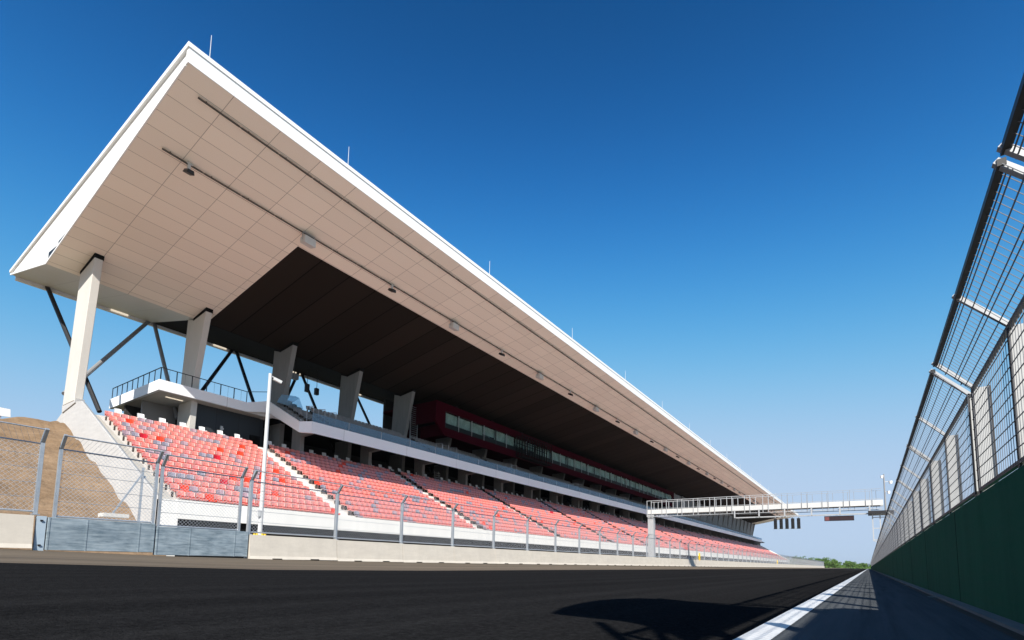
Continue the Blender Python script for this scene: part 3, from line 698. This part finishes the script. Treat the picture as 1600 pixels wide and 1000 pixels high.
# the two gate leaves
for (ya, yb_, za, lab) in ((4.83, 7.58, .13, 'left leaf of the steel gate, smeared blue grey plate under chain-link'), (7.62, 10.74, .05, 'right leaf of the steel gate, streaked blue grey plate under chain-link')):
    t = thing('steel_gate', lab, 'gate', (FP, ya, za), 'leaves of the steel gate in the barrier')
    b = MB(); b.box(FP-.05, FP+.10, ya, yb_, za, za+BH+.02); b.build('plate', 'gate', t, bevel=.012)
    for yy in (ya+.02, ya+(yb_-ya)*.33, ya+(yb_-ya)*.83, yb_-.05):
        b = MB(); b.box(FP+.10, FP+.112, yy, yy+.035, za, za+BH+.02); b.build('rib', 'gate', t)
    hb = za+BH
    for yy in ((ya+.15, yb_-.06) if ya < 6 else (ya+.06, yb_-.35)):
        b = MB(); b.box(FP-.045, FP+.045, yy-.04, yy+.04, hb, hb+2.1); b.bar((FP, yy, hb+2.05), (FP+.30, yy, hb+2.44), .08, .08)
        b.build('post', 'galv', t)
    y0_, y1_ = (ya+.15, yb_-.06) if ya < 6 else (ya+.06, yb_-.35)
    b = MB(); L = y1_-y0_
    b.tube((FP+.28, y0_, hb+2.42), (FP+.28, y1_, hb+2.42), .025, 6); b.tube((FP, y0_, hb+2.05), (FP, y1_, hb+2.05), .025, 6); b.tube((FP, y0_, hb+.06), (FP, y1_, hb+.06), .03, 6)
    for zz in (.5, .92, 1.34, 1.72): b.tube((FP, y0_, hb+zz), (FP, y1_, hb+zz), .009, 4)
    b.build('rail', 'galv', t)
    b = MB(); H0, H1 = hb+.06, hb+2.05; h = H1-H0; k = -h
    while k < L:
        for sgn in (1, -1):
            a0, z0, a1, z1 = k, 0, k+h, h
            if a0 < 0: z0 = -a0; a0 = 0
            if a1 > L: z1 = h-(a1-L); a1 = L
            if z1 > z0:
                if sgn > 0: b.bar((FP, y0_+a0, H0+z0), (FP, y0_+a1, H0+z1), .006, .006)
                else: b.bar((FP+.008, y0_+a0, H1-z0), (FP+.008, y0_+a1, H1-z1), .006, .006)
        k += .12
    for i in range(int(L/.12)): b.bar((FP, y0_+i*.12, H1), (FP+.28, y0_+i*.12+.2, hb+2.42), .004, .004)
    b.build('chain_link', 'wire', t, norm=False)
b = MB(); b.box(FP-.05, FP+.09, 4.585, 4.80, .10, 1.10); b.box(FP+.09, FP+.13, 4.66, 4.72, .95, .99, 1); b.box(FP+.09, FP+.13, 4.66, 4.72, .25, .29, 1)
tag(b.build('hinge_plate', ['gatehinge', 'black']), 'narrow pale blue hinge plate between the left barrier and the gate', 'hinge plate')
# braced end post behind the gate, sign on the bank, lamp post with camera
t = thing('brace_post', 'galvanised post with a slanting brace standing behind the gate', 'post', (-26, 9.46, 1.7))
b = MB(); b.box(-26.04, -25.96, 9.42, 9.5, 1.0, 3.85); b.box(-26.2, -26.0, 9.5, 9.6, 3.4, 3.5); b.build('post', 'galv', t)
b = MB(); b.bar((-26, 9.44, 3.55), (-26, 8.5, 1.75), .06, .06); b.build('brace', 'galv', t)
b = MB(); b.box(-26.3, -25.7, 8.1, 9.0, 1.60, 1.75); b.build('footing', 'conc', t)
t = thing('bank_sign', 'blank pale sign board on a post at the top of the earth bank', 'sign', (-50, 9.3, 9.4))
b = MB(); b.add([(-50, 8.4, 9.62), (-50, 9.75, 9.70), (-50, 9.70, 10.25), (-50, 8.4, 10.28), (-50.06, 8.4, 9.62), (-50.06, 9.75, 9.70), (-50.06, 9.70, 10.25), (-50.06, 8.4, 10.28)], [(0, 1, 2, 3), (7, 6, 5, 4), (0, 4, 5, 1), (1, 5, 6, 2), (2, 6, 7, 3), (3, 7, 4, 0)])
b.build('board', 'whiteseat', t)
b = MB(); b.bar((-50.1, 9.25, 9.0), (-50.1, 9.25, 10.2), .08, .08); b.build('post', 'galv', t)
LD = 23.0; ly = .5745*LD
t = thing('camera_mast', 'tall white mast with a surveillance camera in front of the red seats', 'mast', (-LD, ly, -.16))
b = MB(); b.tube((-LD, ly, -.16), (-LD, ly, 8.7), .105, 14, 0, .075); b.build('pole', 'steelwhite', t, smooth=False)
b = MB(); b.tube((-LD, ly, 8.62), (-LD+.05, ly+.28, 8.52), .03, 8); b.bar((-LD+.05, ly+.15, 8.5), (-LD+.15, ly+.50, 8.39), .13, .13); b.build('camera', 'steelwhite', t)
b = MB(); b.bar((-LD+.15, ly+.52, 8.38), (-LD+.16, ly+.56, 8.37), .12, .12); b.build('lens', 'black', t)
b = MB(); b.tube((-LD, ly, -.16), (-LD, ly, 1.05), .19, 14); b.box(-LD-.02, -LD+.12, ly-.22, ly-.08, 1.9, 2.2); b.build('base_collar', 'steelwhite', t)
b = MB()
for k in range(6): a = k*math.pi/3; b.tube((-LD+.22*math.cos(a), ly+.22*math.sin(a), .95), (-LD+.22*math.cos(a), ly+.22*math.sin(a), 1.12), .05, 6)
b.build('bolt_cap', 'yellow', t)
for i, (y, lab) in enumerate(((75.05, 'nearest yellow marker post standing on the left barrier beyond the gantry'), (150.6, 'farther yellow marker post standing on the left barrier'))):
    t = thing('marker_post', lab, 'marker', (-19.5, y, .8), 'yellow marker posts')
    b = MB(); b.add([(-19.4, y-.22, .78), (-19.4, y+.22, .78), (-19.4, y+.30, 1.35), (-19.4, y+.12, 1.75), (-19.4, y-.12, 1.75), (-19.4, y-.30, 1.35)]+[(-19.5, y-.22, .78), (-19.5, y+.22, .78), (-19.5, y+.30, 1.35), (-19.5, y+.12, 1.75), (-19.5, y-.12, 1.75), (-19.5, y-.30, 1.35)],
                    [(0, 1, 2, 3, 4, 5), (11, 10, 9, 8, 7, 6)]+[(k, k+6, (k+1) % 6+6, (k+1) % 6) for k in range(6)])
    b.build('panel', 'yellow', t)
    b = MB(); b.box(-19.46, -19.42, y-.2, y-.12, .5, .8); b.box(-19.46, -19.42, y+.12, y+.2, .5, .8); b.build('leg', 'yellow', t)

# ------------------------------------------------------------------ start gantry
GY = 64.1
t = thing('start_gantry', 'white steel gantry bridging the track with walkway railings', 'gantry', (-22.4, GY, -.2))
b = MB(); b.box(-22.78, -22.05, GY-.35, GY+.35, -.3, 6.3); b.box(-22.9, -21.95, GY-.45, GY+.45, 6.0, 6.3); b.box(-22.65, -22.15, GY-.3, GY+.3, 6.3, 6.6); b.build('post', 'galvlite', t, bevel=.02)
b = MB(); b.box(-22.7, 1.5, GY-.55, GY-.35, 6.32, 6.86); b.box(-22.7, 1.5, GY+.75, GY+.95, 6.32, 6.86, 1)
for i in range(17): b.box(-21.5+1.4*i, -21.4+1.4*i, GY-.35, GY+.75, 6.45, 6.6, 1)
b.build('beam', ['steelwhite', 'galvlite'], t)
b = MB(); b.box(-22.2, 1.4, GY-.35, GY+.75, 6.60, 6.64); b.build('deck', 'galv', t)
b = MB()
for yy, x1 in ((GY-.6, 1.4), (GY+1.0, 1.4)):
    b.bar((-22.8, yy, 7.98), (-8, yy, 7.98), .05, .06); b.bar((-8.02, yy, 7.98), (x1, yy, 7.98), .028, .028, 1); b.bar((-22.8, yy, 6.95), (x1, yy, 6.95), .04, .04)
b.bar((-22.7, GY-.6, 6.0), (1.4, GY-.6, 6.0), .05, .06); b.bar((-22.7, GY+1.0, 6.0), (1.4, GY+1.0, 6.0), .05, .06)
b.build('handrail', ['galvlite', 'railthin'], t)
x = -22.75
ph = 0
while x < 1.4:
    near = x < -8
    for yy in (GY-.6, GY+1.0):
        xx = x + (0 if yy < GY else .35); r_ = .06 if near else .035
        b = MB(); b.box(xx-r_/2, xx+r_/2, yy-.03, yy+.03, 5.98, 7.97); b.build('baluster', 'galvlite' if near else 'strut', t)
    x += (.55, 1.35)[ph % 2]; ph += 1
b = MB()                                              # lower catwalk carrying the lights
b.bar((-12.4, GY-.75, 5.5), (1.2, GY-.75, 5.5), .08, .09); b.bar((-12.4, GY-.2, 5.5), (1.2, GY-.2, 5.5), .08, .08)
for i in range(6): x = -12.4+2.55*i; b.box(x-.07, x+.07, GY-.79, GY-.71, 5.45, 6.35); b.bar((x, GY-.75, 5.5), (x, GY-.2, 5.5), .06, .06)
b.build('catwalk_frame', 'galvlite', t)
b = MB(); b.box(.2, 2.3, GY-1.2, GY+1.2, 5.42, 5.72); b.build('platform', 'black', t)
b = MB()
for x, zb2 in ((.55, 2.7), (1.17, 2.7), (1.95, -.38)): b.bar((x, GY-.6, zb2), (x, GY-.6, 5.42), .12, .1)
for z in (2.85, 4.0, 5.1): b.bar((.55, GY-.6, z), (1.95, GY-.6, z), .08, .08)
b.bar((.5, GY-.6, 2.78), (1.2, GY-.6, 2.5), .1, .08); b.build('support_ladder', 'galvlite', t)
b = MB(); b.tube((1.68, GY, 5.7), (1.68, GY, 9.5), .09, 10, 0, .06); b.build('camera_mast', 'strut', t)
b = MB()
for (x, z, r_) in ((1.5, 9.2, .13), (2.2, 8.6, .17), (2.0, 7.6, .14)):
    b.bar((1.68, GY, z+.1), (x, GY-.2, z+.12), .05, .05); b.tube((x, GY-.2, z-.14), (x, GY-.2, z+.14), r_*.8, 10, 0, r_)
b.build('dome_camera', 'whiteseat', t)
for i in range(5):
    x = -8.27+.563*i
    s = thing('start_light', '%s of the five black start lights hanging below the gantry' % ('leftmost', 'second from left', 'middle one', 'second from right', 'rightmost')[i], 'start light', (x, GY-.5, 4.1), 'start lights under the gantry')
    b = MB(); b.box(x-.16, x+.16, GY-.55, GY-.38, 4.12, 5.26); b.build('housing', 'black', s, bevel=.02)
    b = MB()
    for k in range(4): z = 4.26+.28*k; b.tube((x, GY-.56, z), (x, GY-.74, z-.02), .125, 12)
    b.build('visor', 'black', s, norm=False)
    b = MB()
    for k in range(4): b.tube((x, GY-.552, 4.26+.28*k), (x, GY-.575, 4.26+.28*k), .105, 12)
    b.build('lens', 'lens', s)
    b = MB(); b.box(x-.03, x+.03, GY-.5, GY-.44, 5.25, 5.5); b.box(x-.29, x+.29, GY-.5, GY-.46, 4.12, 4.16); b.build('hanger', 'galvlite', s)
s = thing('display_board', 'dark segmented light board hanging under the right of the gantry', 'display board', (-2.3, GY-.5, 4.86))
b = MB(); b.box(-3.62, -1.0, GY-.6, GY-.4, 4.86, 5.36); b.build('frame', 'black', s)
for i in range(6):
    b = MB(); x = -3.56+.425*i; b.box(x, x+.385, GY-.615, GY-.60, 4.9, 5.32); b.build('display_segment', 'ledred' if i == 0 else 'led', s)
b = MB()
for x in (-3.1, -1.5): b.box(x-.03, x+.03, GY-.53, GY-.47, 5.36, 5.5)
b.build('hanger', 'galvlite', s)

# ------------------------------------------------------------------ pit wall and its fence
b = MB(); b.prism([(-.868, GR-.1), (-.868, .685), (-.880, .70), (-1.06, .70), (-1.07, GR-.1)], -30, 330)
for i in range(90):
    y = -28+4.0*i; b.box(.8655+.0, .8675, y, y+.012, GR, .69, 1)
pw = b.build('pit_wall', ['pitgreen', 'gap'], None); tag(pw, 'low dark green concrete pit wall on the right of the track', 'wall')
XF = .90
def pit_unit():
    t = thing('pit_fence_unit', 'x', 'fence', (XF, 0, .70), 'steel mesh fence units on the pit wall')
    U = 3.93; zk = 1.715; xt, zt3 = .635, 2.015
    b = MB()
    for y in (.03, U/2, U-.03):
        b.box(XF-.012, XF+.0, y-.03, y+.03, .70, zk+.02, 1); b.box(XF, XF+.11, y-.006, y+.006, .62, zk+.01); b.box(XF+.11, XF+.122, y-.035, y+.035, .55, zk+.01, 1)
        p = b.build('upright', ['web', 'black'], t); b = MB()  # one steel post: sunlit web coloured pale, shaded flanges coloured black
    for y in (.03, U/2, U-.03):
        b.bar((XF+.02, y, zk), (xt-.02, y, zt3+.02), .032, .045, up=(0, 1, 0)); b.build('arm', 'galvlite', t); b = MB()
    # frame tubes along the track, coloured black for their shaded underside
    b.bar((xt, 0, zt3), (xt, U, zt3), .036, .036); b.bar((XF, 0, zk), (XF, U, zk), .03, .03); b.bar((XF, 0, .745), (XF, U, .745), .03, .03)
    b.build('frame', 'black', t)
    b = MB(); H = zk-.74
    n = 42
    for i in range(n+1):
        y = U*i/n; b.bar((XF-.014, y, .74), (XF-.014, y, zk), .0035, .0035)
    for i in range(1, 10): z = .74+H*i/10; b.bar((XF-.018, 0, z), (XF-.018, U, z), .0055, .0055)
    for i in range(n+1): y = U*i/n; b.bar((XF, y, zk-.01), (xt, y, zt3-.01), .0035, .0035)
    for f_ in (.08, .14, .30, .52, .60, .80):
        x = xt+(XF-xt)*f_; z = zt3+(zk-zt3)*f_; b.bar((x, 0, z-.014), (x, U, z-.014), .006, .006)
    b.build('mesh_panel', 'darkwire', t, norm=False)
    b = MB()
    for f_ in (.3, .72):
        x = xt+(XF-xt)*f_; z = zt3+(zk-zt3)*f_; b.bar((x, U-.03, z), (x, U+.09, z), .008, .008)
    b.build('tie_rod', 'darkwire', t)
    return t
pu = pit_unit(); YU = 6.66; first = True
for k in list(range(0, 62))+[-1, -2]:
    o = pu if first else dup(pu); first = False
    o.location = (XF, YU+4.0*k, .70) if k >= 0 else ((XF, 3.32, .70) if k == -1 else (XF, .10, .70))
    if k < 0: o.scale = (1, .80, 1)
    if k == -2: o['label'] = 'steel mesh fence unit with cranked arms cut off by the right edge of the picture'
    elif k < 8: o['label'] = ('steel mesh fence unit with cranked arms on the green pit wall, %s from the camera' % ORD[k+1])
    else: o['label'] = 'steel mesh fence unit in the far run on the green pit wall'
# made-up canopy outside the frame: outline and slit set to shape the ground shadow
t = thing('shadow_canopy', 'added unseen canopy on slim posts, split and outlined to shape the ground shadow', 'canopy', (2, 0, GR))
H = 4.2; z = GR+H; kx, ky = .443/.609*H, -.660/.609*H
for out in ([(-1.95, 3.40), (-1.72, 3.36), (-1.30, 3.32), (-.93, 2.92), (-.72, 2.6), (-.69, 5.37), (-.88, 5.33), (-1.29, 5.46), (-1.78, 5.72), (-2.08, 5.62), (-2.24, 5.26), (-2.27, 4.84), (-2.21, 4.31), (-2.10, 3.83)],
            [(-.34, 1.6), (1.2, 1.6), (1.2, 5.9), (-.19, 5.86), (-.34, 5.5)]):
    out = out[::-1]; n = len(out); b = MB(); v = [(x+kx, y+ky, z) for x, y in out]+[(x+kx, y+ky, z+.06) for x, y in out]
    b.add(v, [tuple(range(n-1, -1, -1)), tuple(range(n, 2*n))]+[(k, (k+1) % n, n+(k+1) % n, n+k) for k in range(n)]); b.build('shadow_panel', 'darkfab', t)
b = MB(); b.bar((-1.6+kx, 5.45+ky, z+.12), (1.0+kx, 5.45+ky, z+.12), .05, .05); b.build('shadow_bar', 'strut', t)
for a_, b_ in (((1.25, .2, 2.2), (1.1, -.9, z)), ((1.25, .2, 2.2), (1.1, 1.3, z)), ((1.6, -1.4, 2.4), (1.5, -.3, z))):
    b = MB(); b.tube(a_, b_, .035, 8); b.build('brace', 'strut', t)
for (x, y) in ((1.25, .2), (4.0, .6), (1.6, -1.4), (4.0, -1.8)):
    b = MB(); b.tube((x, y, GR), (x, y, z), .04, 8); b.build('post', 'strut', t)

# ------------------------------------------------------------------ trees far down the track
def tree(name, lab, x, y, h, wid, n, group):
    t = thing(name, lab, 'tree', (x, y, -.7), group)
    b = MB(); b.tube((x, y, -.75), (x+.2, y, h*.45), .03*h, 7, 0, .018*h)
    for k in range(4):
        a = k*1.6+x; b.tube((x+.15, y, h*.35), (x+math.cos(a)*wid*.5, y+math.sin(a)*wid*.5, h*.7), .014*h, 5, 0, .005*h)
    b.build('trunk', 'bark', t)
    b = MB(); cl = [(random.gauss(0, .42)*wid, random.gauss(0, .42)*wid, h*(.58+random.gauss(0, .17)), wid*random.uniform(.22, .42)) for _ in range(14)]
    for i in range(n):
        cx, cy, cz, cr = random.choice(cl); d = Vector((random.gauss(0, 1), random.gauss(0, 1), random.gauss(0, .8))).normalized()*cr*random.uniform(.5, 1.05)
        p = Vector((x+cx, y+cy, max(.1*h, cz)))+d; s = random.uniform(.22, .5)*(.6+h/14)
        u = Vector((random.gauss(0, 1), random.gauss(0, 1), random.gauss(0, 1))).normalized(); w_ = u.cross(Vector((random.gauss(0, 1), random.gauss(0, 1), random.gauss(0, 1)))).normalized()
        b.add([p-u*s, p-w_*s*.6, p+u*s, p+w_*s*.6], [(0, 1, 2, 3)])
    b.build('crown', 'leaf', t, norm=False)
spots = []
for i in range(26):
    f_ = i/25; x = -64+62*f_**.8; y = 560+random.uniform(-60, 120); h = (8.5-5.2*f_)*random.uniform(.75, 1.2)+1.2
    spots.append((x, y, h))
spots += [(-58, 600, 11.5), (3, 700, 4), (8, 690, 3.5)]
for i, (x, y, h) in enumerate(spots):
    tree('broadleaf_tree', 'green broadleaf tree in the row beyond the end of the straight', x, y, h, h*.62, 900, 'trees beyond the end of the straight')
b = MB()
for i in range(9000):
    x = random.uniform(-85, 30); y = random.uniform(600, 760); h = max(1.6, 6-4.6*(x+85)/90)*random.random()
    p = Vector((x, y, h-.4)); s = random.uniform(.5, 1.1); u = Vector((random.gauss(0, 1), random.gauss(0, .6), random.gauss(0, 1))).normalized(); w_ = u.cross(Vector((0, 1, .3))).normalized()
    b.add([p-u*s, p-w_*s*.7, p+u*s, p+w_*s*.7], [(0, 1, 2, 3)])
tag(b.build('undergrowth', 'leaf', norm=False), 'green undergrowth massed below the far trees', 'bushes', None, 'stuff')
# ------------------------------------------------------------------ air
HZ = bpy.data.materials.new('hazy air'); HZ.use_nodes = True
for n_ in list(HZ.node_tree.nodes):
    if n_.type != 'OUTPUT_MATERIAL': HZ.node_tree.nodes.remove(n_)
pv = HZ.node_tree.nodes.new("ShaderNodeVolumePrincipled"); pv.inputs["Density"].default_value = .00006
pv.inputs["Color"].default_value = (.86, .92, 1, 1); pv.inputs["Anisotropy"].default_value = .2
HZ.node_tree.links.new(pv.outputs[0], [n_ for n_ in HZ.node_tree.nodes if n_.type == 'OUTPUT_MATERIAL'][0].inputs["Volume"])
M['haze'] = HZ
b = MB(); b.box(-9100, 9100, -3100, 12100, -3.0, 62)
tag(b.build('haze', 'haze'), 'thin pale summer haze over the whole circuit', 'haze', None, 'stuff')
for o in bpy.data.objects:
    if '_o' in o.keys(): del o['_o']
